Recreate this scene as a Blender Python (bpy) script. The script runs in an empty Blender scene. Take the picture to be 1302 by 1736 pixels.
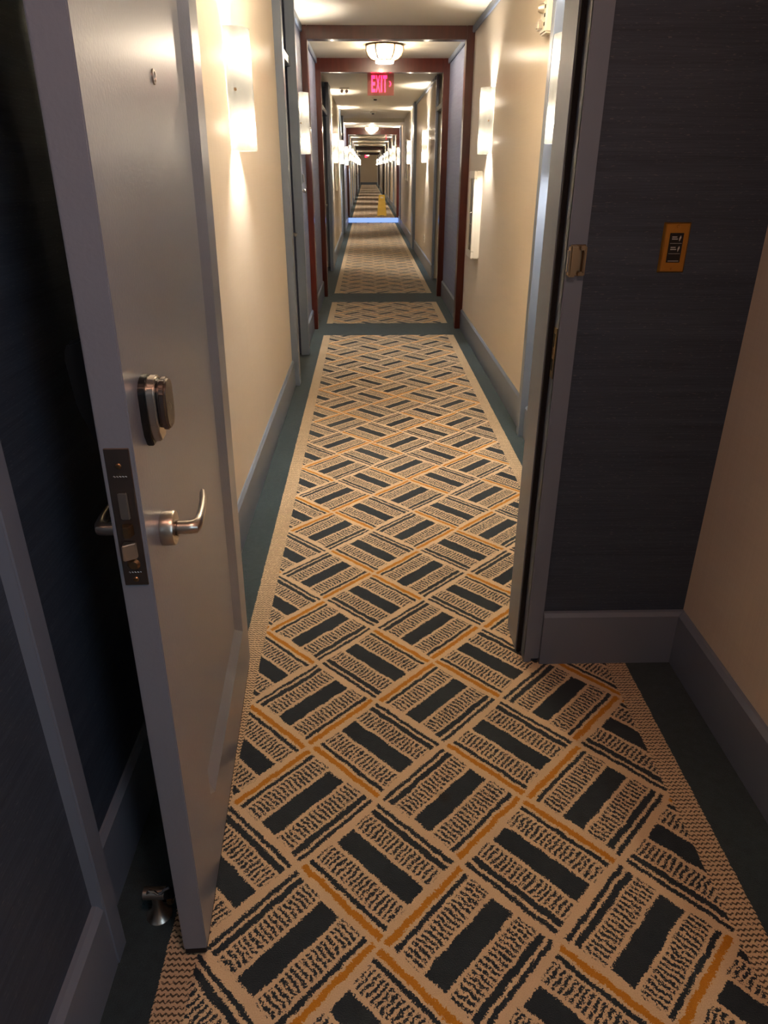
import bpy, bmesh, math, random
from mathutils import Vector, Matrix
random.seed(7)
R = math.radians
SC = bpy.context.scene
COL = SC.collection

# ------------------------------------------------------------------ camera, world, exposure
FPX, W, HPX = 1200.0, 1302.0, 1736.0
cam_d = bpy.data.cameras.new('camera'); cam_d.sensor_fit = 'HORIZONTAL'; cam_d.sensor_width = 36.0
cam_d.lens = 36.0 * FPX / W; cam_d.clip_start = 0.02; cam_d.clip_end = 200
cam = bpy.data.objects.new('camera', cam_d); COL.objects.link(cam)
cam.location = (0, 0, 1.40); cam.rotation_euler = (R(90 - 25.912), 0, R(-1.288))
SC.camera = cam
wd = bpy.data.worlds.new('world'); SC.world = wd; wd.use_nodes = True
wd.node_tree.nodes['Background'].inputs[0].default_value = (0.6, 0.7, 0.9, 1)
wd.node_tree.nodes['Background'].inputs[1].default_value = 0.02
SC.view_settings.view_transform = 'Standard'; SC.view_settings.look = 'None'
SC.view_settings.exposure = 1.95; SC.view_settings.gamma = 1.0; SC.view_settings.use_curve_mapping = False

BULB = 610.0        # sconce bulb emission
CEILBULB = 340.0    # ceiling lamp bulb emission
WARM = (1.0, 0.925, 0.84)
VEST_E = 11.5       # warm fill lamp added on the entry hall ceiling, unseen
COOL_FILL_E = 1.6        # cool fill panel added on the entry hall side wall, unseen

# ------------------------------------------------------------------ material helpers
def lin(r, g, b):
    f = lambda c: (c / 12.92) if c <= 0.04045 else ((c + 0.055) / 1.055) ** 2.4
    return (f(r / 255), f(g / 255), f(b / 255), 1)

class NT:
    def __init__(s, name):
        s.m = bpy.data.materials.new(name); s.m.use_nodes = True; s.t = s.m.node_tree
        s.bsdf = s.t.nodes['Principled BSDF']; s.out = s.t.nodes['Material Output']
    def n(s, typ, **kw):
        x = s.t.nodes.new(typ)
        for k, v in kw.items(): setattr(x, k, v)
        return x
    def l(s, a, b): s.t.links.new(a, b)
    def set(s, sock, v):
        if isinstance(v, (int, float)): sock.default_value = v
        elif isinstance(v, tuple): sock.default_value = v
        else: s.l(v, sock)
    def math(s, op, a, b=None, c=None):
        x = s.n('ShaderNodeMath', operation=op); s.set(x.inputs[0], a)
        if b is not None: s.set(x.inputs[1], b)
        if c is not None: s.set(x.inputs[2], c)
        return x.outputs[0]
    def mix(s, f, a, b):
        x = s.n('ShaderNodeMix', data_type='RGBA'); s.set(x.inputs[0], f); s.set(x.inputs[6], a); s.set(x.inputs[7], b)
        return x.outputs[2]
    def noise(s, scale, vec=None, detail=2.0, rough=0.5):
        x = s.n('ShaderNodeTexNoise'); x.inputs['Scale'].default_value = scale; x.inputs['Detail'].default_value = detail
        x.inputs['Roughness'].default_value = rough
        if vec is not None: s.l(vec, x.inputs['Vector'])
        return x
    def pos(s):
        return s.n('ShaderNodeNewGeometry').outputs['Position']
    def objc(s):
        return s.n('ShaderNodeTexCoord').outputs['Object']
    def mapv(s, vec, scale):
        x = s.n('ShaderNodeMapping'); s.l(vec, x.inputs[0]); x.inputs['Scale'].default_value = scale; return x.outputs[0]
    def bump(s, h, strength=0.2, dist=0.002):
        x = s.n('ShaderNodeBump'); s.set(x.inputs['Height'], h); x.inputs['Strength'].default_value = strength
        x.inputs['Distance'].default_value = dist; s.l(x.outputs[0], s.bsdf.inputs['Normal']); return x
    def p(s, **kw):
        for k, v in kw.items():
            s.set(s.bsdf.inputs[k.replace('_', ' ')], v)

def paint(name, col, rough=0.4, var=0.12, bump=0.03, coat=0.0, scale=30):
    m = NT(name); ps = m.pos()
    nz = m.noise(4, ps, 4).outputs[0]
    dark = tuple(c * (1 - var) for c in col[:3]) + (1,)
    m.p(Base_Color=m.mix(nz, col, dark), Roughness=rough, Coat_Weight=coat, Coat_Roughness=0.25)
    m.bump(m.noise(scale, ps, 3).outputs[0], bump, 0.004)
    return m.m

def metal(name, col, rough=0.3, brushed=(1, 1, 40)):
    m = NT(name); o = m.mapv(m.objc(), brushed)
    nz = m.noise(30, o, 2).outputs[0]
    m.p(Base_Color=col, Metallic=1.0, Roughness=m.math('MULTIPLY_ADD', nz, 0.2, rough - 0.1))
    return m.m

def emis(name, col, strength):
    m = NT(name); m.p(Base_Color=(0, 0, 0, 1), Emission_Color=tuple(col[:3]) + (1,), Emission_Strength=strength)
    return m.m

M = {}
M['blue_paint'] = paint('blue_grey_paint', lin(116, 127, 144), 0.36, 0.06, 0.05, scale=60)
M['door_paint'] = paint('door_paint', lin(124, 131, 144), 0.34, 0.05, 0.10, coat=0.35, scale=160)
M['ceiling'] = paint('ceiling_paint', lin(232, 222, 200), 0.6, 0.05, 0.05)
M['mahogany'] = None
M['black'] = paint('black_rubber', lin(18, 16, 17), 0.9, 0.1, 0.02)
M['blackgloss'] = paint('black_plastic', lin(12, 12, 13), 0.35, 0.05, 0.0)
M['nickel'] = metal('satin_nickel', lin(196, 188, 178), 0.32)
M['darkbronze'] = metal('dull_bronze', lin(120, 110, 104), 0.38)
M['brass'] = metal('brushed_brass', lin(196, 142, 66), 0.33)
M['brassdark'] = metal('aged_brass', lin(152, 128, 98), 0.35)
M['chrome'] = metal('chrome', lin(205, 203, 200), 0.2)
M['satin'] = metal('satin_chrome', lin(215, 205, 190), 0.5)
M['white_enamel'] = paint('white_enamel', lin(226, 220, 204), 0.35, 0.03, 0.0)
M['yellow'] = paint('yellow_plastic', lin(255, 214, 84), 0.4, 0.04, 0.0)
M['bulb'] = emis('bulb_light', WARM, BULB)
M['bulb_far'] = emis('bright_bulb_light', WARM, BULB * 1.7)
M['ceilbulb'] = emis('ceiling_bulb_light', (1.0, 0.88, 0.74), CEILBULB)
M['exit_red'] = emis('exit_letter_light', (1.0, 0.010, 0.045), 2.6)
M['step_blue'] = emis('step_strip_light', (0.30, 0.46, 1.0), 0.30)
M['print_white'] = paint('white_print', lin(190, 190, 188), 0.5, 0.0, 0.0)
M['darkred'] = paint('dark_print', lin(60, 45, 20), 0.5, 0.0, 0.0)
M['glass_dark'] = paint('cabinet_glass', lin(60, 52, 46), 0.08, 0.0, 0.0)

def wood():
    m = NT('mahogany_wood'); o = m.mapv(m.pos(), (18, 18, 1.2))
    nz = m.noise(2.0, o, 6, 0.6).outputs[0]
    m.p(Base_Color=m.mix(nz, lin(88, 30, 17), lin(46, 15, 10)), Roughness=0.3, Specular_IOR_Level=0.3, Coat_Weight=0.4, Coat_Roughness=0.08)
    return m.m
M['mahogany'] = wood()

def cream_wall():
    m = NT('cream_wallpaper'); ps = m.pos()
    v = m.noise(3, m.mapv(ps, (60, 60, 1.2)), 3).outputs[0]
    h = m.noise(3, m.mapv(ps, (1.2, 1.2, 90)), 3).outputs[0]
    s = m.math('ADD', m.math('MULTIPLY', v, 0.6), m.math('MULTIPLY', h, 0.4))
    m.p(Base_Color=m.mix(s, lin(224, 213, 196), lin(207, 195, 178)), Roughness=0.42, Specular_IOR_Level=0.0, Coat_Weight=0.06, Coat_Roughness=0.20)
    m.bump(s, 0.10, 0.002)
    return m.m
M['cream'] = cream_wall()

def blue_paper(name, ca, cb, fleck=True):
    m = NT(name); ps = m.pos()
    h = m.noise(2.2, m.mapv(ps, (3.0, 3.0, 160)), 4, 0.65).outputs[0]
    h2 = m.noise(2.0, m.mapv(ps, (0.7, 0.7, 26)), 3).outputs[0]
    s = m.math('ADD', m.math('MULTIPLY', h, 0.6), m.math('MULTIPLY', h2, 0.4))
    r = m.n('ShaderNodeMapRange'); m.l(s, r.inputs[0]); r.inputs[1].default_value = 0.35; r.inputs[2].default_value = 0.65
    base = m.mix(r.outputs[0], ca, cb)
    if fleck:
        f = m.noise(2.0, m.mapv(ps, (34, 34, 240)), 1).outputs[0]
        f = m.math('MULTIPLY', m.math('GREATER_THAN', f, 0.70), 0.45)
        base = m.mix(f, base, lin(110, 112, 118))
    m.p(Base_Color=base, Roughness=0.62)
    m.bump(s, 0.35, 0.002)
    return m.m
M['bluepaper'] = blue_paper('blue_grasscloth', lin(62, 76, 93), lin(42, 54, 70))
M['lavender'] = blue_paper('lavender_blue_wallpaper', lin(138, 146, 172), lin(122, 130, 158), False)

def carpet():
    m = NT('hall_carpet')
    ps = m.pos()
    sep = m.n('ShaderNodeSeparateXYZ'); m.l(ps, sep.inputs[0])
    # ragged tuft edges
    nz = m.noise(260, ps, 2, 0.6); nsep = m.n('ShaderNodeSeparateColor'); m.l(nz.outputs['Color'], nsep.inputs[0])
    nz2 = m.noise(28, ps, 2, 0.5); nsep2 = m.n('ShaderNodeSeparateColor'); m.l(nz2.outputs['Color'], nsep2.inputs[0])
    jx = m.math('ADD', m.math('MULTIPLY_ADD', nsep.outputs[0], 0.017, -0.0085), m.math('MULTIPLY_ADD', nsep2.outputs[0], 0.012, -0.006))
    jy = m.math('ADD', m.math('MULTIPLY_ADD', nsep.outputs[1], 0.017, -0.0085), m.math('MULTIPLY_ADD', nsep2.outputs[1], 0.012, -0.006))
    X0, Y0 = sep.outputs[0], sep.outputs[1]
    X = m.math('ADD', X0, jx); Y = m.math('ADD', Y0, jy)
    A = 0.2555; k = 1 / math.sqrt(2) / A
    x_, y_ = m.math('SUBTRACT', X, 0.193), m.math('SUBTRACT', Y, 0.897)
    u = m.math('MULTIPLY', m.math('ADD', x_, y_), k); v = m.math('MULTIPLY', m.math('SUBTRACT', y_, x_), k)
    i = m.math('FLOOR', m.math('ADD', u, 0.5)); j = m.math('FLOOR', m.math('ADD', v, 0.5))
    fu = m.math('SUBTRACT', u, i); fv = m.math('SUBTRACT', v, j)
    odd = m.math('FLOORED_MODULO', m.math('SUBTRACT', i, j), 2.0)          # 0: bars along u, 1: bars along v
    ieven = m.math('SUBTRACT', 1.0, m.math('FLOORED_MODULO', i, 2.0))
    jm = m.math('FLOORED_MODULO', m.math('ADD', j, 1.0), 4.0)               # j mod 4 in {3,0} -> jm in {0,1}
    jur = m.math('LESS_THAN', jm, 1.5)
    s0 = m.math('MULTIPLY_ADD', ieven, 2.0, -1.0); s1 = m.math('MULTIPLY_ADD', jur, 2.0, -1.0)
    c0 = m.math('MULTIPLY', fv, s0); c1 = m.math('MULTIPLY', fu, s1)
    mixf = lambda a, b: m.math('ADD', m.math('MULTIPLY', a, m.math('SUBTRACT', 1.0, odd)), m.math('MULTIPLY', b, odd))
    c = mixf(c0, c1); l = mixf(fu, fv); al = m.math('ABSOLUTE', l)
    band = lambda lo, hi: m.math('MULTIPLY', m.math('GREATER_THAN', c, lo), m.math('LESS_THAN', c, hi))
    inl = lambda e: m.math('LESS_THAN', al, e)
    orange = m.math('MULTIPLY', band(0.432, 0.488), inl(0.47))
    thin1 = m.math('MULTIPLY', band(0.358, 0.402), inl(0.455))
    bar = m.math('MULTIPLY', band(-0.105, 0.105), inl(0.43))
    thick = m.math('MULTIPLY', band(-0.408, -0.345), inl(0.45))
    thin2 = m.math('MULTIPLY', band(-0.478, -0.437), inl(0.46))
    hz = m.math('ADD', band(0.142, 0.330), band(-0.322, -0.142))
    hz = m.math('MULTIPLY', hz, inl(0.445))
    wig = m.math('ADD', m.math('MULTIPLY', m.math('SINE', m.math('MULTIPLY', c, 62.0)), 0.07),
                 m.math('MULTIPLY_ADD', m.noise(30, ps, 2).outputs[0], 0.8, 0.0))
    fr = m.math('FRACT', m.math('ADD', m.math('MULTIPLY', l, 20.0), wig))
    hatch = m.math('MULTIPLY', hz, m.math('LESS_THAN', fr, 0.56))
    brk = m.math('LESS_THAN', m.noise(170, ps, 2).outputs[0], 0.60)
    hatch = m.math('MULTIPLY', hatch, brk)
    dark = m.math('MINIMUM', m.math('ADD', m.math('ADD', m.math('ADD', thin1, bar), m.math('ADD', thick, thin2)), hatch), 1.0)
    # knitted border stripe
    XL, XR, XLI, XRI = -0.412, 0.798, -0.350, 0.736
    kx = m.math('FRACT', m.math('ADD', m.math('MULTIPLY', Y0, 88.0), m.math('MULTIPLY', m.math('SINE', m.math('MULTIPLY', X0, 560.0)), 0.16)))
    knit = m.math('LESS_THAN', kx, 0.40)
    knit = m.math('MULTIPLY', knit, m.math('LESS_THAN', m.noise(200, ps, 2).outputs[0], 0.58))
    xr_ = m.math('ADD', X0, m.math('MULTIPLY', jx, 0.5))
    infield = m.math('MULTIPLY', m.math('GREATER_THAN', xr_, XLI), m.math('LESS_THAN', xr_, XRI))
    inruner = m.math('MULTIPLY', m.math('GREATER_THAN', xr_, XL), m.math('LESS_THAN', xr_, XR))
    inband = lambda a, b: m.math('MULTIPLY', m.math('GREATER_THAN', Y, a), m.math('LESS_THAN', Y, b))
    gap = m.math('ADD', inband(6.656, 7.214), inband(8.466, 9.113))
    inruner = m.math('MULTIPLY', inruner, m.math('SUBTRACT', 1.0, gap))
    # colours
    fine = m.noise(420, ps, 2).outputs[0]; med = m.noise(45, ps, 3).outputs[0]
    cream = m.mix(fine, lin(228, 202, 168), lin(194, 167, 133))
    navy = m.mix(m.math('MULTIPLY', m.math('ADD', fine, med), 0.5), lin(24, 30, 37), lin(52, 62, 70))
    org = m.mix(fine, lin(206, 142, 40), lin(172, 108, 22))
    teal = m.mix(m.math('MULTIPLY', m.math('ADD', fine, med), 0.5), lin(28, 40, 46), lin(66, 82, 88))
    fld = m.mix(dark, cream, navy); fld = m.mix(orange, fld, org)
    brd = m.mix(knit, cream, lin(84, 74, 62))
    run = m.mix(infield, brd, fld)
    col = m.mix(inruner, teal, run)
    # small worn stain
    d = m.n('ShaderNodeVectorMath', operation='DISTANCE'); m.l(ps, d.inputs[0]); d.inputs[1].default_value = (0.176, 1.266, 0)
    st = m.n('ShaderNodeMapRange'); m.l(m.math('ADD', d.outputs['Value'], m.math('MULTIPLY_ADD', med, 0.02, -0.01)), st.inputs[0])
    st.inputs[1].default_value = 0.004; st.inputs[2].default_value = 0.022; st.inputs[3].default_value = 0.8; st.inputs[4].default_value = 0.0
    col = m.mix(st.outputs[0], col, lin(40, 36, 34))
    m.p(Base_Color=col, Roughness=0.95, Specular_IOR_Level=0.1, Sheen_Weight=0.15)
    hgt = m.math('ADD', m.math('MULTIPLY', m.math('SUBTRACT', 1.0, hatch), 0.8), m.math('MULTIPLY', fine, 1.0))
    m.bump(hgt, 0.6, 0.004)
    return m.m
M['carpet'] = carpet()

def shade_glass(name='alabaster_glass', clear=0.015, k=0.021, back=0.08):
    m = NT(name); o = m.objc()
    st = m.noise(6, m.mapv(o, (10, 10, 1.1)), 4, 0.6).outputs[0]
    tr = m.n('ShaderNodeBsdfTranslucent'); m.l(m.mix(st, (0.85 * k, 0.80 * k, 0.66 * k, 1), (0.55 * k, 0.50 * k, 0.39 * k, 1)), tr.inputs[0])
    di = m.n('ShaderNodeBsdfDiffuse'); di.inputs[0].default_value = (back, 0.93 * back, 0.77 * back, 1)
    tp = m.n('ShaderNodeBsdfTransparent'); tp.inputs[0].default_value = (1, 0.95, 0.85, 1)
    gl = m.n('ShaderNodeBsdfGlossy'); gl.inputs['Roughness'].default_value = 0.2
    mx = lambda f, a, b: (lambda x: (m.set(x.inputs[0], f), m.l(a, x.inputs[1]), m.l(b, x.inputs[2]), x.outputs[0])[3])(m.n('ShaderNodeMixShader'))
    a = mx(0.15, tr.outputs[0], di.outputs[0]); b = mx(clear, a, tp.outputs[0]); c = mx(0.04, b, gl.outputs[0])
    m.l(c, m.out.inputs[0]); return m.m
M['shade'] = shade_glass()
M['bowlbase'] = shade_glass('bowl_base_glass', 0.25, 0.8, 0.5)
M['bowl'] = shade_glass('bowl_glass', 0.55, 0.22, 0.5)

def acrylic():
    m = NT('glow_tinted_acrylic')
    tp = m.n('ShaderNodeBsdfTransparent'); tp.inputs[0].default_value = (0.92, 0.66, 0.66, 1)  # red glow of the lit sign put into the panel tint
    gl = m.n('ShaderNodeBsdfDiffuse'); gl.inputs[0].default_value = (0.9, 0.35, 0.35, 1)
    x = m.n('ShaderNodeMixShader'); x.inputs[0].default_value = 0.10; m.l(tp.outputs[0], x.inputs[1]); m.l(gl.outputs[0], x.inputs[2])
    m.l(x.outputs[0], m.out.inputs[0]); return m.m
M['acrylic'] = acrylic()

# ------------------------------------------------------------------ geometry helpers
def bx(bm, x0, x1, y0, y1, z0, z1):
    vs = [bm.verts.new(p) for p in ((x0, y0, z0), (x1, y0, z0), (x1, y1, z0), (x0, y1, z0), (x0, y0, z1), (x1, y0, z1), (x1, y1, z1), (x0, y1, z1))]
    fs = [bm.faces.new([vs[i] for i in f]) for f in ((3, 2, 1, 0), (4, 5, 6, 7), (0, 1, 5, 4), (1, 2, 6, 5), (2, 3, 7, 6), (3, 0, 4, 7))]
    return vs
def bevel(bm, w, seg=2):
    bmesh.ops.bevel(bm, geom=list(bm.edges), offset=w, segments=seg, affect='EDGES', clamp_overlap=True)
    return bm
def box(x0, x1, y0, y1, z0, z1, bev=0.0, seg=2):
    bm = bmesh.new(); bx(bm, min(x0, x1), max(x0, x1), min(y0, y1), max(y0, y1), min(z0, z1), max(z0, z1))
    if bev: bevel(bm, bev, seg)
    return bm
def prism(pts, axis, a0, a1, bev=0.0, seg=2):
    """outline pts (2D) extruded along axis 'x','y','z' from a0 to a1"""
    bm = bmesh.new()
    def P(p, a): return {'x': (a, p[0], p[1]), 'y': (p[0], a, p[1]), 'z': (p[0], p[1], a)}[axis]
    b = [bm.verts.new(P(p, a0)) for p in pts]; t = [bm.verts.new(P(p, a1)) for p in pts]
    n = len(pts)
    bm.faces.new(b); bm.faces.new(list(reversed(t)))
    for i in range(n): bm.faces.new((b[i], t[i], t[(i + 1) % n], b[(i + 1) % n]))
    bmesh.ops.recalc_face_normals(bm, faces=bm.faces)
    if bev: bevel(bm, bev, seg)
    return bm
def lathe(prof, n=24, axis='z', a0=0.0, a1=2 * math.pi):
    """prof: list of (radius, height)"""
    bm = bmesh.new(); full = abs(a1 - a0 - 2 * math.pi) < 1e-6
    cnt = n if full else n + 1; rings = []
    for r, h in prof:
        ring = []
        for k in range(cnt):
            a = a0 + (a1 - a0) * k / n
            p = (r * math.cos(a), r * math.sin(a), h)
            if axis == 'x': p = (p[2], p[0], p[1])
            if axis == 'y': p = (p[0], p[2], p[1])
            ring.append(bm.verts.new(p))
        rings.append(ring)
    for a, b in zip(rings, rings[1:]):
        for k in range(n):
            k2 = (k + 1) % cnt
            bm.faces.new((a[k], a[k2], b[k2], b[k]))
    if full:
        if prof[0][0] > 1e-5: bm.faces.new(list(reversed(rings[0])))
        if prof[-1][0] > 1e-5: bm.faces.new(rings[-1])
    bmesh.ops.remove_doubles(bm, verts=bm.verts, dist=1e-6)
    bmesh.ops.recalc_face_normals(bm, faces=bm.faces)
    return bm
def tube(path, radii, n=12):
    bm = bmesh.new(); rings = []; P = [Vector(p) for p in path]
    if isinstance(radii, (int, float)): radii = [radii] * len(P)
    up = Vector((0.13, 0.21, 0.97))
    for i, p in enumerate(P):
        d = (P[min(i + 1, len(P) - 1)] - P[max(i - 1, 0)]).normalized()
        s = d.cross(up).normalized(); t = s.cross(d)
        r = radii[i]; ra, rb = r if isinstance(r, tuple) else (r, r)
        rings.append([bm.verts.new(p + s * math.cos(2 * math.pi * k / n) * ra + t * math.sin(2 * math.pi * k / n) * rb) for k in range(n)])
    for a, b in zip(rings, rings[1:]):
        for k in range(n): bm.faces.new((a[k], a[(k + 1) % n], b[(k + 1) % n], b[k]))
    bm.faces.new(list(reversed(rings[0]))); bm.faces.new(rings[-1])
    bmesh.ops.recalc_face_normals(bm, faces=bm.faces)
    return bm
def join(*bms):
    out = bmesh.new()
    for b in bms:
        me = bpy.data.meshes.new('tmp'); b.to_mesh(me); b.free(); out.from_mesh(me); bpy.data.meshes.remove(me)
    return out
def xf(bm, m): bmesh.ops.transform(bm, matrix=m, verts=bm.verts); return bm
def obj(name, bm, mat, parent=None, smooth=False, label=None):
    me = bpy.data.meshes.new(name); bm.to_mesh(me); bm.free()
    if smooth:
        for p in me.polygons: p.use_smooth = True
        try: me.set_sharp_from_angle(angle=R(40))
        except Exception: pass
    me.materials.append(M[mat] if isinstance(mat, str) else mat)
    o = bpy.data.objects.new(name, me); COL.objects.link(o)
    if parent: o.parent = parent
    if label: o['label'] = label
    return o
def struct(name, bm, mat, label=None, smooth=False):
    o = obj(name, bm, mat, None, smooth); o['kind'] = 'structure'
    if label: o['label'] = label
    return o
def empty(name, loc=(0, 0, 0), rz=0.0):
    o = bpy.data.objects.new(name, None); COL.objects.link(o); o.location = loc; o.rotation_euler = (0, 0, rz)
    o.empty_display_size = 0.05
    return o
def tag(o, label, cat, group=None):
    o['label'] = label; o['category'] = cat
    if group: o['group'] = group
    return o
def thing(name, label, cat, loc=(0, 0, 0), rz=0.0, group=None): return tag(empty(name, loc, rz), label, cat, group)
def copy_tree(o, parent=None):
    c = o.copy(); COL.objects.link(c); c.parent = parent
    for ch in o.children: copy_tree(ch, c)
    return c
TRIM = [0]; DOOR = [1]
def trim_name(): TRIM[0] += 1; return 'trim_%d' % TRIM[0]

# ------------------------------------------------------------------ the setting
CEIL, STEP_Y, STEP_H, END_Y, CEIL2, DROP_Y = 2.45, 21.65, 0.14, 66.0, 2.37, 19.0
LW, RW = -0.535, 0.905            # corridor wall planes
BACK_Y = -3.6
struct('floor', box(-1.2, 1.6, BACK_Y, STEP_Y, -0.10, 0.0), 'carpet')
struct('floor', box(-1.2, 1.6, STEP_Y, END_Y, -0.10, STEP_H), 'carpet')
struct('ceiling', box(-1.2, 1.6, BACK_Y, DROP_Y, CEIL, CEIL + 0.1), 'ceiling')
struct('ceiling', box(-1.2, 1.6, DROP_Y, END_Y, CEIL2, CEIL2 + 0.18), 'ceiling')
struct('wall_end', box(-1.2, 1.6, END_Y, END_Y + 0.1, 0, CEIL), 'cream')
struct('baseboard_end', box(-0.7, 1.0, END_Y - 0.02, END_Y, STEP_H, STEP_H + 0.185), 'blue_paint')

def wall(side, y0, y1, mat, x=None, z0=0.0, base=True, mate=True):
    """a corridor wall section with its baseboard; side -1 left, +1 right"""
    x = (LW if side < 0 else RW) if x is None else x
    nm = 'left' if side < 0 else 'right'
    outer = -1.2 if side < 0 else 1.6
    struct('wall_' + nm, box(x, outer, y0, y1, z0, CEIL), mat)
    if base: baseb(nm, side, x, y0, y1, z0)
def baseb(nm, side, x, y0, y1, z0=0.0, h=0.185, t=0.016):
    s = -side
    prof = [(x, z0), (x + s * t, z0), (x + s * t, z0 + h - 0.012), (x + s * (t - 0.010), z0 + h), (x, z0 + h)]
    struct('baseboard_' + nm, prism(prof, 'y', y0, y1), 'blue_paint')
def pilaster(side, y0, y1, dx, z0=0.0, z1=None):
    x = LW if side < 0 else RW
    struct(trim_name(), box(x + (-0.02 if side < 0 else 0.02), x - side * dx, y0, y1, z0, CEIL if z1 is None else z1, 0.003, 1), 'blue_paint')
def alcove(side, y0, y1, z0=0.0, hinge=1, depth=0.09, label=None):
    """recessed room door: blue back wall, header bar, door with lock and lever"""
    x = LW if side < 0 else RW; xb = x + side * depth; s = -side
    outer = -1.2 if side < 0 else 1.6
    nm = 'left' if side < 0 else 'right'
    struct('wall_' + nm, box(xb, outer, y0, y1, z0, CEIL), 'lavender')
    struct(trim_name(), box(xb, x + s * 0.006, y0, y1, z0 + 2.045, z0 + 2.10, 0.004, 1), 'blue_paint')
    yc, w = (y0 + y1) / 2, min(0.92, y1 - y0 - 0.10)
    DOOR[0] += 1
    d = empty('door_%d' % DOOR[0], (xb, yc, z0)); d['kind'] = 'structure'
    if label: d['label'] = label
    obj('slab', box(0.0, s * 0.035, -w / 2, w / 2, 0.01, 2.04, 0.003, 1), 'door_paint', d)
    yl = hinge * (w / 2 - 0.07)
    obj('card_reader', box(s * 0.035, s * 0.065, yl - 0.03, yl + 0.03, 1.05, 1.17, 0.008), 'nickel', d, True)
    obj('lever', tube([(s * 0.035, yl, 0.95), (s * 0.085, yl, 0.95), (s * 0.09, yl - hinge * 0.02, 0.95), (s * 0.09, yl - hinge * 0.11, 0.95)], 0.010, 8), 'nickel', d, True)
    return d
def portal(y0, y1, zt, zb, z0=0.0, x0=-0.479, x1=0.838, label=None):
    p = empty(trim_name(), (0, y0, z0)); p['kind'] = 'structure'
    if label: p['label'] = label
    obj('post', box(LW - 0.02, x0, 0, y1 - y0, 0, zt - z0, 0.004, 2), 'mahogany', p)
    obj('post', box(x1, RW + 0.02, 0, y1 - y0, 0, zt - z0, 0.004, 2), 'mahogany', p)
    obj('lintel', box(x0 - 0.001, x1 + 0.001, 0.001, y1 - y0 - 0.001, zb - z0, zt - z0 - 0.0005, 0.004, 2), 'mahogany', p)
    return p

# entry hall behind the doorway (the viewer stands here)
struct('wall_left', box(-1.2, -0.520, BACK_Y, 0.905, 0, CEIL), 'bluepaper')
baseb('left', -1, -0.520, BACK_Y, 0.868, 0, 0.175, 0.020)
struct(trim_name(), box(-0.60, -0.497, 0.868, 0.915, 0, CEIL, 0.003, 2), 'blue_paint')
wall(-1, 0.915, 1.80, 'bluepaper', -0.557)
struct('wall_right', box(0.957, 1.6, BACK_Y, 1.80, 0, CEIL), 'cream')
baseb('right', 1, 0.957, BACK_Y, 1.7815, 0, 0.185, 0.020)
struct('wall_back', box(-1.2, 1.6, BACK_Y - 0.1, BACK_Y, 0, CEIL), 'cream')
# doorway partition: right piece, left nib, piece above the opening
struct('wall_front', box(0.50, 1.6, 1.798, 1.97, 0, CEIL), 'bluepaper')
struct('wall_front', box(-1.2, -0.46, 1.81, 1.985, 0, CEIL), 'bluepaper')
struct('wall_front', box(-0.46, 0.50, 1.81, 1.985, 2.10, CEIL), 'bluepaper')
struct('baseboard_front', prism([(1.798, 0), (1.778, 0), (1.778, 0.173), (1.786, 0.185), (1.798, 0.185)], 'x', 0.5265, 0.957), 'blue_paint')
jf = empty(trim_name(), (0, 0, 0)); jf['kind'] = 'structure'; jf['label'] = 'blue-grey steel door frame around the open doorway'
obj('casing', box(0.480, 0.5265, 1.789, 1.8, 0.012, 2.12, 0.002, 2), 'blue_paint', jf)
obj('jamb', box(0.480, 0.502, 1.7895, 1.986, 0.0, 2.07), 'blue_paint', jf)
obj('door_stop', box(0.464, 0.480, 1.846, 1.985, 0.0, 2.06, 0.003, 2), 'blue_paint', jf)
obj('gasket', box(0.466, 0.480, 1.836, 1.8465, 0.004, 2.06, 0.002, 1), 'black', jf)
obj('casing', box(0.480, 0.54, 1.97, 1.9865, 0.0, 2.12, 0.003, 2), 'blue_paint', jf)
obj('jamb', box(-0.46, -0.438, 1.80, 2.03, 0.0, 2.07), 'blue_paint', jf)
obj('casing', box(-0.50, -0.438, 1.985, 2.03, 0.0, 2.12, 0.003, 2), 'blue_paint', jf)
obj('head', box(-0.46, 0.502, 1.79, 1.986, 2.07, 2.12), 'blue_paint', jf)
sp = obj('strike_plate', box(0.4775, 0.4805, 1.80, 1.832, 0.905, 1.035, 0.001, 1), 'brassdark', jf)
obj('strike_hole', box(0.4768, 0.479, 1.808, 1.824, 0.985, 1.020), 'black', sp)
obj('strike_hole', box(0.4768, 0.479, 1.808, 1.824, 0.925, 0.955), 'black', sp)

# corridor, left side
wall(-1, 1.985, 4.95, 'cream')
pilaster(-1, 4.95, 5.04, 0.047)
alcove(-1, 5.04, 5.88, 0, 1, label='grey-blue room door set back in the left alcove before the first portal')
pilaster(-1, 5.88, 5.95, 0.048)
wall(-1, 5.95, 6.93, 'lavender', -0.530)
portal(6.93, 7.05, CEIL, 2.353, label='nearest dark mahogany portal frame across the corridor')
wall(-1, 7.05, 8.85, 'lavender'); wall(1, 7.05, 8.85, 'lavender')
portal(8.85, 8.97, CEIL, 2.322, label='second mahogany portal frame, behind the round ceiling lamp')
alcove(-1, 8.97, 11.2, 0, 1, label='blue room door in left alcove just past the second portal')
pilaster(-1, 11.2, 11.75, 0.03)
wall(-1, 11.75, 16.1, 'cream')
pilaster(-1, 16.1, 16.5, 0.03)
alcove(-1, 16.5, 18.0, 0, 1)
pilaster(-1, 18.0, 18.3, 0.03)
wall(-1, 18.3, STEP_Y, 'lavender')
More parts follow.
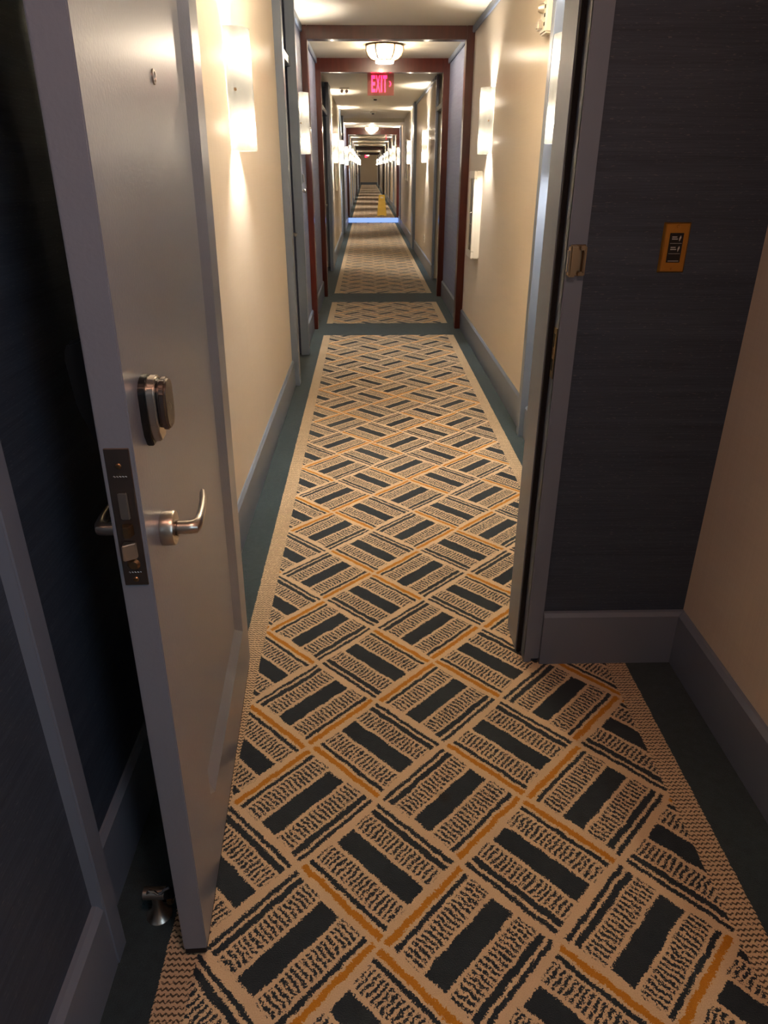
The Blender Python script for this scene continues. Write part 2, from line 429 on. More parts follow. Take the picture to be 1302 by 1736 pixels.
# corridor, right side
wall(1, 1.97, 3.86, 'lavender')
pilaster(1, 3.86, 3.925, 0.042)
wall(1, 3.925, 6.93, 'cream')
alcove(1, 8.97, 10.30, 0, -1, label='blue room door under a header in right alcove past the second portal')
pilaster(1, 10.30, 10.40, 0.012)
wall(1, 10.40, 14.3, 'cream')
pilaster(1, 14.3, 14.8, 0.05)
wall(1, 14.8, 20.3, 'cream')
pilaster(1, 20.3, 20.6, 0.03)
wall(1, 20.6, STEP_Y, 'lavender')
portal(STEP_Y, STEP_Y + 0.15, CEIL2, 2.215, 0.0, label='third mahogany portal frame, standing at the blue-lit step')
# beyond the step
y = STEP_Y + 0.15; flip = 0
while y < END_Y - 1:
    for side in (-1, 1):
        o = 1.3 if side > 0 else 0.0
        a = min(END_Y, y + 2.4 + o)
        wall(side, y, a, 'cream', None, STEP_H)
        if a < END_Y - 0.2:
            pilaster(side, a, a + 0.25, 0.03, STEP_H)
            b = min(END_Y, y + 4.6)
            if b - a - 0.25 > 0.6: alcove(side, a + 0.25, b, STEP_H, 1 if side < 0 else -1, 0.06)
    y += 4.6
portal(40.0, 40.15, CEIL2, 2.22, STEP_H, label='far mahogany portal frame deep along the raised corridor')
portal(55.0, 55.15, CEIL2, 2.22, STEP_H, label='farthest mahogany portal frame near the end wall')
# cornice lines where wall meets ceiling
for nm, s, x in (('left', 1, LW), ('right', -1, RW)):
    for a, b in ((2.0, 4.95), (5.95, 6.93), (7.05, 8.85)) if s > 0 else ((2.0, 6.93), (7.05, 8.85), (10.4, 14.3)):
        struct(trim_name(), box(x, x + s * 0.022, a + 0.001, b - 0.001, CEIL - 0.05, CEIL, 0.006, 1), 'blue_paint')

# lit strip on the riser of the step
tag(obj('step_light', box(-0.515, 0.885, STEP_Y - 0.022, STEP_Y, 0.012, STEP_H - 0.004, 0.003, 1), 'step_blue'),
    'glowing pale blue strip light along the riser of the corridor step', 'light strip')

# ------------------------------------------------------------------ the open door
door = empty('door_1', (-0.379, 1.803, 0.0), math.atan2(-0.92, 0.051)); door.rotation_euler.x = R(-0.9); door['kind'] = 'structure'
door['label'] = 'blue-grey panelled door standing open on the left with lever handle and peephole'
DWID, DT, DH = 0.921, 0.0445, 2.045
def slab():
    bm = bmesh.new(); z0 = 0.022
    xs = [0.0, 0.105, 0.150, 0.690, 0.735, DWID]; zs = [z0, 0.195, 0.235, 1.82, 1.86, DH]
    dep = -0.016
    def yv(i, k): return dep if (2 <= i <= 3 and 2 <= k <= 3) else 0.0
    g = [[bm.verts.new((xs[i], yv(i, k), zs[k])) for k in range(6)] for i in range(6)]
    for i in range(5):
        for k in range(5):
            bm.faces.new((g[i][k], g[i][k + 1], g[i + 1][k + 1], g[i + 1][k]))
    b = [[bm.verts.new((xs[i], -DT, zs[k])) for k in (0, 5)] for i in (0, 5)]
    bm.faces.new((b[0][0], b[1][0], b[1][1], b[0][1]))
    bm.faces.new([g[i][0] for i in range(6)] + [b[1][0], b[0][0]])
    bm.faces.new([g[i][5] for i in range(6)] + [b[1][1], b[0][1]])
    bm.faces.new([g[0][k] for k in range(6)] + [b[0][1], b[0][0]])
    bm.faces.new([g[5][k] for k in range(6)] + [b[1][1], b[1][0]])
    bmesh.ops.recalc_face_normals(bm, faces=bm.faces)
    eds = [e for e in bm.edges if len(e.link_faces) == 2 and e.calc_face_angle(0) > 1.0]
    bmesh.ops.bevel(bm, geom=eds, offset=0.0018, segments=2, affect='EDGES')
    return bm
obj('slab', slab(), 'door_paint', door)
obj('door_sweep', box(0.02, DWID - 0.001, -DT + 0.002, -0.002, 0.006, 0.0225, 0.002, 1), 'black', door, label='black door sweep along the bottom edge')
# lock face plate on the latch edge
YC = -DT / 2
fp = obj('lock_faceplate', box(DWID - 0.001, DWID + 0.0022, YC - 0.0165, YC + 0.0165, 0.858, 1.068, 0.001, 1), 'darkbronze', door, label='dark bronze mortise lock plate')
for z in (1.043, 0.868):
    obj('screw', xf(lathe([(0.0, 0.002), (0.003, 0.0015), (0.0042, 0.0)], 12, 'x'), Matrix.Translation((DWID + 0.0022, YC, z))), 'brassdark', fp, True)
obj('dead_latch', box(DWID + 0.002, DWID + 0.0065, YC - 0.0065, YC + 0.0065, 0.965, 1.005, 0.0015), 'nickel', fp)
bolt = prism([(YC - 0.009, 0.0), (YC + 0.009, 0.0), (YC + 0.009, 0.006), (YC - 0.009, 0.016)], 'z', 0.905, 0.930, 0.0015)
obj('latch_bolt', xf(bolt, Matrix.Translation((DWID + 0.002, 0, 0)) @ Matrix(((0, 1, 0, 0), (1, 0, 0, 0), (0, 0, 1, 0), (0, 0, 0, 1)))), 'nickel', fp)
aux = prism([(YC - 0.008, 0.0), (YC + 0.008, 0.0), (YC + 0.004, 0.012), (YC - 0.004, 0.012)], 'z', 0.940, 0.957, 0.001)
obj('deadbolt', xf(aux, Matrix.Translation((DWID + 0.002, 0, 0)) @ Matrix(((0, 1, 0, 0), (1, 0, 0, 0), (0, 0, 1, 0), (0, 0, 0, 1)))), 'brassdark', fp)
obj('latch_hub', xf(lathe([(0.0, 0.004), (0.006, 0.004), (0.0095, 0.0)], 16, 'x'), Matrix.Translation((DWID + 0.002, YC, 0.893))), 'brassdark', fp, True)
for z in (1.028, 0.880):   # engraved maker's line, unreadable in the photograph
    pts = []
    for q in range(15):
        t = q / 14
        pts.append((DWID + 0.0023, YC - 0.009 + 0.018 * t, z + 0.0013 * math.sin(q * 2.1) * (1 - 0.5 * t)))
    obj('engraving', tube(pts, 0.0004, 5), 'nickel', fp)
# lever sets on both faces
LX, LZ = 0.828, 0.902
def lever_set(s, nm):
    y0 = 0.0 if s > 0 else -DT
    Y = lambda v: y0 + s * (v if v < 0.021 else 0.020 + (v - 0.020) * 0.74)
    rose = lathe([(0.0265, 0.0), (0.0275, 0.003), (0.0275, 0.017), (0.0262, 0.020), (0.012, 0.0205)], 32, 'y')
    if s < 0: xf(rose, Matrix.Scale(-1, 4, (0, 1, 0)))
    bmesh.ops.recalc_face_normals(rose, faces=rose.faces)
    h = obj('lever_handle', xf(rose, Matrix.Translation((LX, y0, LZ))), 'nickel', door, True)
    path = [(LX, Y(0.016), LZ), (LX, Y(0.030), LZ), (LX, Y(0.048), LZ), (LX - 0.002, Y(0.057), LZ), (LX - 0.010, Y(0.0625), LZ + .001),
            (LX - 0.022, Y(0.064), LZ + .002), (LX - 0.05, Y(0.063), LZ + .003), (LX - 0.085, Y(0.059), LZ + .004), (LX - 0.112, Y(0.053), LZ + .006), (LX - 0.120, Y(0.050), LZ + .007)]
    rad = [0.0105, 0.0103, 0.0105, 0.0112, (0.0085, 0.0115), (0.0070, 0.0115), (0.0062, 0.0108), (0.0058, 0.0100), (0.005, 0.009), (0.0025, 0.005)]
    obj('lever', tube(path, rad, 16), 'nickel', h, True)
    obj('neck_ring', xf(lathe([(0.0125, 0.0), (0.0125, 0.004), (0.0105, 0.0045)], 24, 'y') if s > 0 else xf(lathe([(0.0125, 0.0), (0.0125, 0.004), (0.0105, 0.0045)], 24, 'y'), Matrix.Scale(-1, 4, (0, 1, 0))),
        Matrix.Translation((LX, Y(0.0195), LZ))), 'darkbronze', h, True)
lever_set(1, 'outer'); lever_set(-1, 'inner')
# key fob reader on the visible face: shield base, bright body, dark cap
RX, RZ = 0.836, 1.096
def shield(w, zt, zb, n=10):
    pts = []
    for q in range(n + 1):
        a = math.pi * q / n
        pts.append((RX + w * math.cos(a), RZ + zt - w * 0.75 + w * 0.75 * math.sin(a)))
    pts += [(RX - w * 0.98, RZ + zb * 0.2), (RX - w * 0.86, RZ + zb * 0.62), (RX - w * 0.45, RZ + zb * 0.97), (RX + w * 0.45, RZ + zb * 0.97), (RX + w * 0.86, RZ + zb * 0.62), (RX + w * 0.98, RZ + zb * 0.2)]
    return pts
rd = obj('fob_reader', prism(shield(0.030, 0.048, -0.054), 'y', 0.0, 0.010, 0.0015), 'blackgloss', door, True)
obj('reader_body', prism(shield(0.0285, 0.0465, -0.047), 'y', 0.010, 0.022, 0.002), 'nickel', rd, True)
obj('reader_gap', prism(shield(0.025, 0.042, -0.026), 'y', 0.022, 0.024), 'blackgloss', rd)
obj('reader_cap', prism(shield(0.027, 0.0440, -0.030), 'y', 0.024, 0.036, 0.004, 3), 'darkbronze', rd, True)
obj('reader_mark', join(*[box(RX + 0.004 - q * 0.004, RX + 0.006 - q * 0.004, 0.0358, 0.0364, RZ + 0.006 - q * 0.004, RZ + 0.010 - q * 0.003) for q in range(3)]), 'nickel', rd)
# lock housing on the hidden face
prof = [(-DT, RZ - 0.052), (-DT, RZ + 0.112), (-DT - 0.036, RZ + 0.098), (-DT - 0.042, RZ + 0.080), (-DT - 0.036, RZ + 0.010), (-DT - 0.020, RZ - 0.036), (-DT - 0.010, RZ - 0.050)]
obj('lock_housing', prism(prof, 'x', RX - 0.04, RX + 0.036, 0.004, 2), 'blackgloss', door, True)
# peephole
pp = obj('peephole', xf(lathe([(0.0115, 0.0), (0.0115, 0.002), (0.0095, 0.003), (0.0078, 0.003), (0.0072, 0.0006)], 24, 'y'), Matrix.Translation((0.447, -0.016, 1.534))), 'nickel', door, True)
obj('lens', xf(lathe([(0.0, 0.0024), (0.004, 0.002), (0.0078, 0.0008)], 20, 'y'), Matrix.Translation((0.447, -0.016, 1.534))), 'blackgloss', pp, True)
# hinges
for z in (0.25, 1.05, 1.80):
    obj('hinge', xf(lathe([(0.0, 0.0), (0.006, 0.001), (0.006, 0.10), (0.0, 0.101)], 12), Matrix.Translation((-0.004, -DT - 0.004, z))), 'nickel', door, True)

# door holder on the floor behind the door: bell post with hook, plus catch on the door
hs = thing('door_holder', 'satin nickel floor post with hook holding the open door at lower left', 'door holder', (-0.446, 0.972, 0.0))
obj('bell_post', lathe([(0.026, 0.0), (0.0262, 0.002), (0.022, 0.006), (0.0145, 0.018), (0.0105, 0.032), (0.0095, 0.05), (0.0105, 0.056), (0.010, 0.060), (0.0, 0.061)], 28), 'nickel', hs, True)
obj('bumper', xf(lathe([(0.0, -0.024), (0.0125, -0.023), (0.0125, 0.020), (0.0, 0.021)], 20, 'x'), Matrix.Translation((0, 0, 0.066))), 'nickel', hs, True)
obj('rubber_tip', xf(lathe([(0.0, 0.0), (0.012, 0.0), (0.010, 0.018), (0.0, 0.020)], 18, 'x'), Matrix.Translation((0.021, 0, 0.066))), 'black', hs, True)
obj('hook', tube([(-0.012, -0.010, 0.080), (-0.006, -0.013, 0.090), (0.004, -0.013, 0.088), (0.010, -0.013, 0.081), (0.018, -0.012, 0.082), (0.026, -0.011, 0.091), (0.034, -0.010, 0.095)], 0.003, 8), 'chrome', hs, True)
obj('keeper', box(0.020, 0.034, -0.006, 0.020, 0.034, 0.052, 0.003), 'brassdark', hs, True)

# ------------------------------------------------------------------ wall plate, swing guard
sw = thing('switch_plate', 'brass wall plate with black privacy buttons on dark blue wallpaper', 'switch', (0.7395, 1.798, 1.2275))
fr = prism([(-0.0335, -0.0575), (0.0335, -0.0575), (0.0335, 0.0575), (-0.0335, 0.0575)], 'y', 0.0, -0.0065)
for v in fr.verts:
    if v.co.y < -0.003: v.co.x *= 0.84; v.co.z *= 0.93
obj('cover', bevel(fr, 0.0012, 2), 'brass', sw, True)
ins = obj('insert', box(-0.0165, 0.0165, -0.0078, -0.006, -0.0335, 0.0335, 0.0006, 1), 'blackgloss', sw)
for zc in (0.0205, -0.003):
    for q, wd_ in ((0.003, 0.012), (-0.0015, 0.014)):
        obj('print_line', box(-0.011, -0.011 + wd_, -0.0081, -0.0078, zc + q, zc + q + 0.0022), 'print_white', ins)
    obj('print_icon', prism([(0.0075, zc - 0.006), (0.0095, zc - 0.001), (0.0112, zc + 0.003), (0.0095, zc + 0.0075), (0.0068, zc + 0.003), (0.0062, zc - 0.001)], 'y', -0.0081, -0.0078), 'print_white', ins)
    obj('divider', box(-0.014, 0.014, -0.0082, -0.0078, zc - 0.0105, zc - 0.0098), 'print_white', ins)
obj('print_line', box(-0.013, 0.013, -0.0081, -0.0078, -0.0305, -0.0292), 'print_white', ins)
for z in (0.0475, -0.0475):
    obj('screw', xf(lathe([(0.0, -0.002), (0.0025, -0.0017), (0.0036, 0.0)], 14, 'y'), Matrix.Translation((0, -0.0066, z))), 'brass', sw, True)
gd = thing('swing_bar_guard', 'brass swing bar door guard mounted on the right door casing', 'door guard', (0.505, 1.789, 1.20))
obj('base_plate', box(-0.018, 0.018, -0.004, 0.0, -0.036, 0.036, 0.0015, 1), 'brassdark', gd)
obj('knuckle', box(-0.024, -0.004, -0.026, -0.004, -0.036, 0.036, 0.004, 2), 'brassdark', gd, True)
obj('swing_bar', join(box(0.002, 0.016, -0.020, -0.012, 0.024, 0.034, 0.002), box(0.002, 0.016, -0.020, -0.012, -0.034, -0.024, 0.002), box(0.011, 0.017, -0.020, -0.012, -0.034, 0.034, 0.002)), 'brassdark', gd)
obj('hinge_pin', tube([(-0.024, -0.016, -0.024), (-0.024, -0.016, 0.024)], 0.004, 10), 'nickel', gd, True)

# ------------------------------------------------------------------ wall sconces
def make_sconce():
    """half-round glass shade, mounted on a wall at local x=0, facing local +x"""
    r = empty('wall_sconce')
    Rr, Hh = 0.088, 0.42
    sh = bmesh.new(); n = 20
    ro, ri = Rr, Rr - 0.005
    rings = []
    for rad, z in ((ri, 0.0), (ro, 0.0), (ro + 0.0006, 0.003), (ro, Hh - 0.002), (ri, Hh), (ri, 0.0)):
        rings.append([sh.verts.new((rad * 1.02 * math.cos(-math.pi / 2 + math.pi * k / n) + 0.0003, rad * 0.92 * math.sin(-math.pi / 2 + math.pi * k / n), z)) for k in range(n + 1)])
    for a, b in zip(rings[1:], rings[2:4] ):
        for k in range(n): sh.faces.new((a[k], a[k + 1], b[k + 1], b[k]))
    for k in range(n): sh.faces.new((rings[3][k], rings[3][k + 1], rings[4][k + 1], rings[4][k]))
    bmesh.ops.remove_doubles(sh, verts=sh.verts, dist=1e-6)
    obj('shade', sh, 'shade', r, True)
    obj('backplate', box(0.0, 0.010, -0.045, 0.045, 0.05, Hh - 0.05, 0.003, 1), 'darkbronze', r)
    for z in (0.085, 0.330):
        b = bmesh.new(); bmesh.ops.create_icosphere(b, subdivisions=2, radius=0.020)
        obj('bulb', xf(b, Matrix.Translation((0.040, 0, z)) @ Matrix.Diagonal((1, 1, 1.5, 1))), 'bulb', r, True)
    for sg in (-1, 1):      # side bolts and the cross rod that carries the glass
        f = lathe([(0.0, 0.008), (0.0045, 0.006), (0.006, 0.0)], 12, 'x')
        obj('bolt', xf(f, Matrix.Translation((Rr * 1.02 * 0.36, sg * Rr * 0.92 * 0.934, Hh / 2 + 0.002)) @ Matrix.Rotation(sg * R(68), 4, 'Z')), 'brassdark', r, True)
    obj('cross_rod', tube([(Rr * 0.34, -Rr * 0.84, Hh / 2 + 0.002), (Rr * 0.34, Rr * 0.84, Hh / 2 + 0.002)], 0.004, 8), 'nickel', r)
    obj('bracket', box(0.008, Rr * 0.34, -0.012, 0.012, Hh / 2 - 0.010, Hh / 2 + 0.014), 'black', r)
    return r
proto = make_sconce(); first = [True]
def sconce(side, y, zb=1.472, x=None, label=None, group=None):
    o = proto if first[0] else copy_tree(proto); first[0] = False
    xw = (LW if side < 0 else RW) if x is None else x
    o.location = (xw, y, zb); o.rotation_euler = (0, 0, 0 if side < 0 else math.pi)
    if y > 9.0:
        for ch in o.children:
            if ch.name.split('.')[0] == 'bulb': ch.material_slots[0].link = 'OBJECT'; ch.material_slots[0].material = M['bulb_far']
    tag(o, label, 'wall lamp', group); return o
sconce(-1, 3.26, 1.462, label='large lit glass sconce on the left cream wall beside the open door', group='wall sconces')
sconce(-1, 6.30, 1.50, -0.530, label='lit glass sconce on the left just before the nearest mahogany portal', group='wall sconces')
sconce(1, 3.62, 1.50, label='lit glass sconce cut off by the right door frame', group='wall sconces')
sconce(1, 5.80, 1.492, label='lit glass sconce above the white cabinet on the right cream wall', group='wall sconces')
sconce(1, 11.65, label='lit sconce on the right wall between the second portal and blue pilaster', group='wall sconces')
sconce(-1, 12.6, label='left sconce glowing past the second portal, largest of the far left row', group='wall sconces')
sconce(-1, 15.7, label='second sconce of the far left row, before the blue-lit step', group='wall sconces')
sconce(-1, 19.6, 1.46, label='third sconce of the far left row, last one before the blue-lit step', group='wall sconces')
sconce(1, 15.9, label='right sconce beside the white picture frame past the blue pilaster', group='wall sconces')
sconce(1, 21.0, label='right sconce directly beside the third mahogany portal', group='wall sconces')
ORD = ['first', 'second', 'third']
for side, nm, ys in ((-1, 'left', (23.9, 28.0, 32.6, 37.2, 41.8, 46.4, 51.0, 58.0, 63.5)), (1, 'right', (24.6, 27.9, 32.5, 37.1, 41.7, 46.3, 51.0, 58.0, 63.5))):  # last sconce of each row is added to brighten the end wall
    for q, y in enumerate(ys):
        lab = '%s small sconce of the %s row beyond the blue-lit step' % (ORD[q], nm) if q < 3 else 'one of the tiny farthest sconces merging in the %s row beyond the step' % nm
        sconce(side, y, 1.60, label=lab, group='far %s sconces beyond the step' % nm)

# ------------------------------------------------------------------ ceiling lamps
def ceiling_lamp(x, y, z, label, scale=1.0, bulb='ceilbulb'):
    t = thing('ceiling_lamp', label, 'ceiling lamp', (x, y, z)); t.scale = (scale,) * 3
    obj('canopy', lathe([(0.0, -0.001), (0.175, -0.001), (0.180, -0.010), (0.172, -0.016), (0.0, -0.016)], 32), 'brassdark', t, True)
    bowl = [(0.172, -0.017), (0.172, -0.045), (0.155, -0.085), (0.125, -0.115), (0.092, -0.126)]
    obj('glass_bowl', lathe_open(bowl, 32), 'bowl', t, True)
    obj('ring', lathe_open([(0.089, -0.123), (0.095, -0.123), (0.095, -0.129), (0.089, -0.129), (0.0885, -0.123)], 32), 'brassdark', t, True)
    obj('base_glass', lathe_open([(0.088, -0.131), (0.086, -0.150), (0.0, -0.152)], 32), 'bowlbase', t, True)
    for k in range(6):
        a = R(60 * k)
        obj('rib', tube([((r + 0.004) * math.cos(a), (r + 0.004) * math.sin(a), h) for r, h in [(0.176, -0.012)] + bowl], 0.0065, 6), 'brassdark', t, True)
    b = bmesh.new(); bmesh.ops.create_icosphere(b, subdivisions=2, radius=0.038)
    obj('bulb', xf(b, Matrix.Translation((0.0, 0, -0.075))), bulb, t, True)
    return t
def lathe_open(prof, n):
    bm = bmesh.new(); rings = []
    for r, h in prof: rings.append([bm.verts.new((r * math.cos(2 * math.pi * k / n), r * math.sin(2 * math.pi * k / n), h)) for k in range(n)])
    for a, b in zip(rings, rings[1:]):
        for k in range(n): bm.faces.new((a[k], a[(k + 1) % n], b[(k + 1) % n], b[k]))
    bmesh.ops.remove_doubles(bm, verts=bm.verts, dist=1e-6); return bm
ceiling_lamp(0.185, 7.95, CEIL, 'lit glass bowl ceiling lamp with dark ribs between the two nearest portals')
ceiling_lamp(0.185, 3.2, CEIL, 'added glass bowl ceiling lamp beyond the doorway, unseen above the view', 1.0, emis('near_fill_bulb_light', (1.0, 0.85, 0.67), CEILBULB * 2.5))  # unseen lamp added to light the doorway floor and door face
ceiling_lamp(0.15, 20.7, CEIL2, 'small bright ceiling lamp in front of the third portal')
ceiling_lamp(0.10, 57.5, CEIL2, 'tiny far ceiling lamp just above the farthest exit sign')

# ------------------------------------------------------------------ exit signs
def text_bm(s, size, depth, bold=0.0):
    cu = bpy.data.curves.new('txt', 'FONT'); cu.body = s; cu.size = size; cu.extrude = depth; cu.offset = bold; cu.align_x = 'CENTER'; cu.align_y = 'CENTER'
    o = bpy.data.objects.new('txt', cu); COL.objects.link(o)
    bpy.context.view_layer.update()
    me = bpy.data.meshes.new_from_object(o.evaluated_get(bpy.context.evaluated_depsgraph_get()))
    bm = bmesh.new(); bm.from_mesh(me); bpy.data.meshes.remove(me); bpy.data.objects.remove(o); bpy.data.curves.remove(cu)
    return bm
def exit_sign(loc, rz, label, scale=1.0, ztop=None):
    t = thing('exit_sign', label, 'exit sign', loc, rz); t.scale = (scale,) * 3
    # local: faces -y, origin at top centre of the canopy
    obj('canopy', box(-0.155, 0.155, -0.025, 0.025, -0.030, 0.0, 0.004, 1), 'white_enamel', t)
    obj('acrylic_panel', box(-0.150, 0.150, -0.003, 0.003, -0.275, -0.030, 0.001, 1), 'acrylic', t)
    for ch, x, wl in (('E', -0.083, 0.044), ('X', -0.030, 0.050), ('I', 0.010, 0.015), ('T', 0.049, 0.048)):
        b = text_bm(ch, 0.2, 0.002, 0.006)
        xs = [v.co.x for v in b.verts]; ys = [v.co.y for v in b.verts]
        cx, cy, w_, h_ = (min(xs) + max(xs)) / 2, (min(ys) + max(ys)) / 2, max(xs) - min(xs), max(ys) - min(ys)
        obj('letter', xf(b, Matrix.Translation((x, -0.006, -0.160)) @ Matrix.Rotation(R(90), 4, 'X') @ Matrix.Diagonal((wl / w_, 0.165 / h_, 1, 1)) @ Matrix.Translation((-cx, -cy, 0))), 'exit_red', t)
    ch_ = [(0.097, -0.134), (0.108, -0.134), (0.122, -0.160), (0.108, -0.186), (0.097, -0.186), (0.110, -0.160)]
    obj('arrow', prism(ch_, 'y', -0.008, -0.004), 'exit_red', t)
    return t
exit_sign((0.172, 9.35, CEIL - 0.03), 0, 'red lit EXIT sign hanging behind the second portal')
obj_rod = obj('drop_rod', box(-0.02, 0.02, -0.02, 0.02, 0.0, 0.03), 'white_enamel', bpy.data.objects['exit_sign'])
exit_sign((0.56, 22.5, CEIL2), R(90), 'red exit sign seen edge-on past the third portal')
exit_sign((0.02, 60.0, CEIL2), 0, 'tiny far red exit sign near the end wall')

# ------------------------------------------------------------------ cabinets, frames and small fixtures
cb = thing('extinguisher_cabinet', 'white framed fire extinguisher cabinet on the right wall beside the nearest portal', 'cabinet', (RW, 6.36, 0.735))
Hc, Wc = 0.645, 0.30
obj('body', box(-0.05, 0.0, -Wc, 0.0, 0.0, Hc, 0.006, 2), 'white_enamel', cb)
dr = obj('door_frame', join(box(-0.066, -0.05, -Wc, 0.0, 0.0, 0.055, 0.004), box(-0.066, -0.05, -Wc, 0.0, Hc - 0.055, Hc, 0.004), box(-0.066, -0.05, -Wc, -Wc + 0.05, 0.055, Hc - 0.055, 0.004), box(-0.066, -0.05, -0.05, 0.0, 0.055, Hc - 0.055, 0.004)), 'white_enamel', cb)
obj('pane', box(-0.058, -0.052, -Wc + 0.05, -0.05, 0.055, Hc - 0.055), 'glass_dark', dr)
obj('pull_handle', tube([(-0.066, -Wc + 0.03, 0.26), (-0.085, -Wc + 0.03, 0.265), (-0.085, -Wc + 0.03, 0.345), (-0.066, -Wc + 0.03, 0.35)], 0.004, 8), 'nickel', dr, True)
def frame(side, y, z0, z1, w, label):
    s = -side; x = LW if side < 0 else RW
    t = thing('picture_frame', label, 'picture frame', (x, y, z0)); h = z1 - z0
    obj('moulding', join(box(0, s * 0.03, 0, w, 0, 0.035, 0.003, 1), box(0, s * 0.03, 0, w, h - 0.035, h, 0.003, 1), box(0, s * 0.03, 0, 0.035, 0.035, h - 0.035, 0.003, 1), box(0, s * 0.03, w - 0.035, w, 0.035, h - 0.035, 0.003, 1)), 'white_enamel', t)
    obj('panel', box(0, s * 0.012, 0.035, w - 0.035, 0.035, h - 0.035), 'lavender', t)
frame(1, 17.0, 1.15, 1.95, 0.6, 'white picture frame on the far right wall beside a sconce')
frame(-1, 13.4, 1.05, 1.85, 0.6, 'white picture frame on the far left wall past the second portal')

al = thing('fire_alarm', 'cream fire alarm strobe box high on the right wall by the door frame', 'alarm', (RW, 4.10, 1.985))
obj('housing', box(-0.045, 0.0, -0.06, 0.06, 0.0, 0.14, 0.008, 2), 'white_enamel', al, True)
obj('strobe_lens', box(-0.075, -0.045, -0.022, 0.022, 0.015, 0.06, 0.008, 2), 'satin', al, True)
obj('bell_cap', xf(lathe([(0.0, -0.075), (0.012, -0.073), (0.020, -0.06), (0.022, -0.045)], 16, 'x'), Matrix.Translation((0, 0.0, 0.105))), 'satin', al, True)
for q in range(3): obj('sound_slot', box(-0.0465, -0.044, -0.05, -0.03, 0.03 + 0.035 * q, 0.045 + 0.035 * q), 'black', al)

kp = thing('card_panel', 'small shiny metal wall panel below the left sconce by the nearest portal', 'wall panel', (-0.530, 6.22, 1.19))
obj('plate', box(0.0, 0.008, -0.04, 0.04, 0.0, 0.18, 0.002, 1), 'nickel', kp)
obj('reader_block', box(0.008, 0.034, -0.03, 0.03, 0.10, 0.17, 0.008, 2), 'chrome', kp, True)
obj('knob', xf(lathe([(0.014, 0.0), (0.010, 0.015), (0.016, 0.026), (0.014, 0.036), (0.0, 0.038)], 16, 'x'), Matrix.Translation((0.008, 0, 0.045))), 'chrome', kp, True)

def ceiling_disc(name, label, cat, x, y, z, r):
    t = thing(name, label, cat, (x, y, z))
    obj('base', lathe([(0.0, 0.0), (r, 0.0), (r, -0.012), (r * 0.9, -0.02), (0.0, -0.02)], 20), 'white_enamel', t, True)
    obj('sensor', lathe([(r * 0.5, -0.02), (r * 0.45, -0.035), (0.0, -0.038)], 16), 'black', t, True)
ceiling_disc('smoke_detector', 'small round smoke detector on the ceiling past the hanging EXIT sign', 'smoke detector', 0.16, 13.6, CEIL, 0.06)
ceiling_disc('smoke_detector', 'smaller smoke detector on the ceiling before the third portal', 'smoke detector', 0.15, 17.0, CEIL, 0.06)
v = thing('emergency_light', 'twin-head emergency light on the ceiling to the left of the EXIT sign', 'emergency light', (-0.31, 12.0, CEIL))
obj('bracket', box(-0.07, 0.07, -0.02, 0.02, -0.012, 0.0, 0.002, 1), 'white_enamel', v)
for sx in (-0.035, 0.035):
    obj('lamp_head', xf(lathe([(0.0, -0.045), (0.020, -0.045), (0.024, 0.0), (0.016, 0.03), (0.0, 0.032)], 16, 'y'), Matrix.Translation((sx, 0, -0.04))), 'nickel', v, True)

# electrical outlet low on the right cream wall
oc = thing('wall_outlet', 'small wall outlet low on the right cream wall past the second portal', 'outlet', (RW, 11.9, 0.40))
obj('cover', box(-0.006, 0, -0.035, 0.035, -0.057, 0.057, 0.002, 1), 'white_enamel', oc)
for z in (0.022, -0.022): obj('socket', box(-0.0075, -0.006, -0.016, 0.016, z - 0.013, z + 0.013, 0.0005, 1), 'darkred', oc)

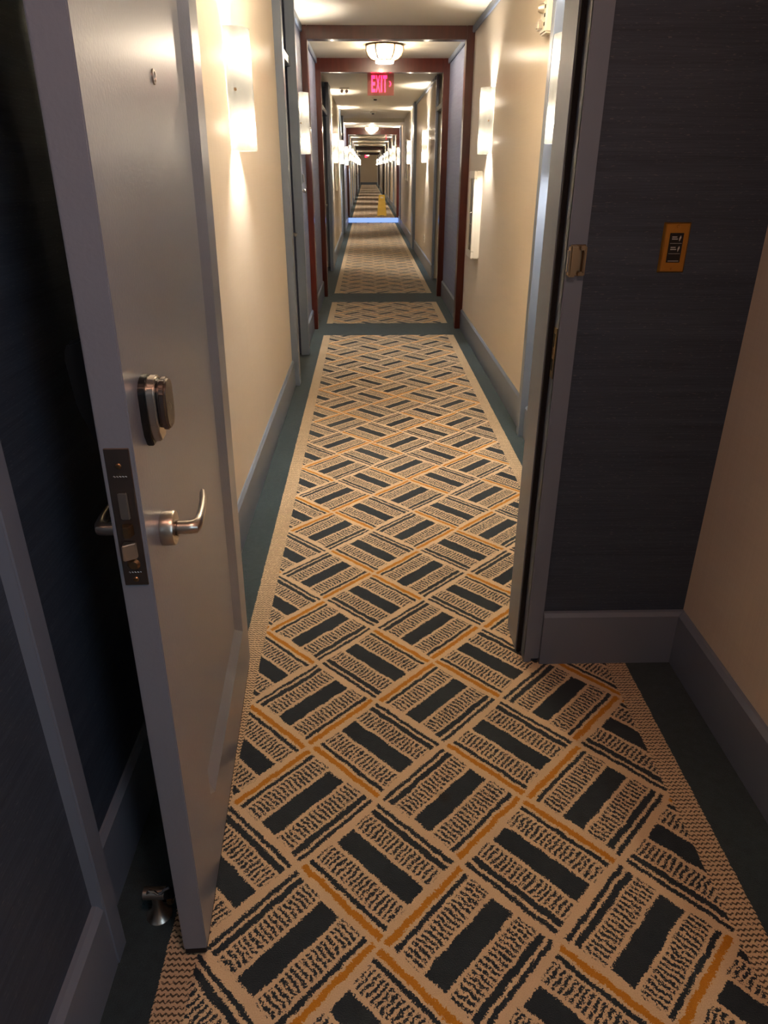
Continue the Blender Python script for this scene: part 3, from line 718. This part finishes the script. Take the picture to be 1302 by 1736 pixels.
# wet floor sign: two leaning panels
wf = thing('wet_floor_sign', 'yellow folding wet floor sign standing on the raised floor past the blue strip', 'floor sign', (0.445, 22.6, STEP_H))
def leaf(s):
    bm = bmesh.new(); t = 0.012
    H, wb, wt = 0.56, 0.135, 0.085
    yb, yt = s * 0.15, s * 0.012
    def pt(x, f, k): return (x, yb + (yt - yb) * f + k * t, H * f)
    # outline with a handle slot near the top, made of strips
    levels = [0.0, 0.03, 0.84, 0.91, 1.0]
    for a, b in zip(levels, levels[1:]):
        wa, wb_ = wb + (wt - wb) * a, wb + (wt - wb) * b
        spans = [(-1, -0.45), (0.45, 1)] if (a == 0.84 or a == 0.0) else [(-1, 1)]
        for l, r in spans:
            q = [bm.verts.new(pt(x, f, k)) for k in (-0.5, 0.5) for x, f in ((wa * l, a), (wa * r, a), (wb_ * r, b), (wb_ * l, b))]
            for f in ((0, 1, 2, 3), (7, 6, 5, 4), (0, 4, 5, 1), (1, 5, 6, 2), (2, 6, 7, 3), (3, 7, 4, 0)): bm.faces.new([q[i] for i in f])
    bmesh.ops.remove_doubles(bm, verts=bm.verts, dist=1e-5); bmesh.ops.recalc_face_normals(bm, faces=bm.faces)
    return bm
obj('front_leaf', leaf(-1), 'yellow', wf); obj('back_leaf', leaf(1), 'yellow', wf)
obj('hinge_rod', tube([(-0.085, 0, 0.55), (0.085, 0, 0.55)], 0.008, 8), 'yellow', wf)

# ------------------------------------------------------------------ entry hall fill, added out of view: warm lamp and cool window-shaped panel
ev = thing('entry_fill_lamp', 'added round fill lamp on the entry hall ceiling, out of view', 'ceiling lamp', (0.22, 0.15, CEIL))
obj('canopy', lathe([(0.0, 0.0), (0.16, 0.0), (0.16, -0.03), (0.0, -0.03)], 24), 'brassdark', ev, True)
obj('diffuser', lathe([(0.15, -0.03), (0.14, -0.07), (0.08, -0.095), (0.0, -0.10)], 24), emis('entry_fill_light', (1.0, 0.52, 0.36), VEST_E), ev, True)
w1 = empty('cool_fill_panel', (0.949, -1.1, 1.0), math.pi / 2); w1['kind'] = 'structure'  # window-shaped panel added to cast cool light from out of view
obj('pane', box(-0.35, 0.35, 0.0, 0.005, 0.0, 1.2), emis('cool_fill_light', (0.62, 0.82, 1.0), COOL_FILL_E), w1)
for a in ((-0.39, -0.35, 0, 1.2), (0.35, 0.39, 0, 1.2), (-0.39, 0.39, -0.04, 0), (-0.39, 0.39, 1.2, 1.24)):
    obj('fill_panel_frame', box(a[0], a[1], -0.01, 0.03, a[2], a[3]), 'white_enamel', w1)
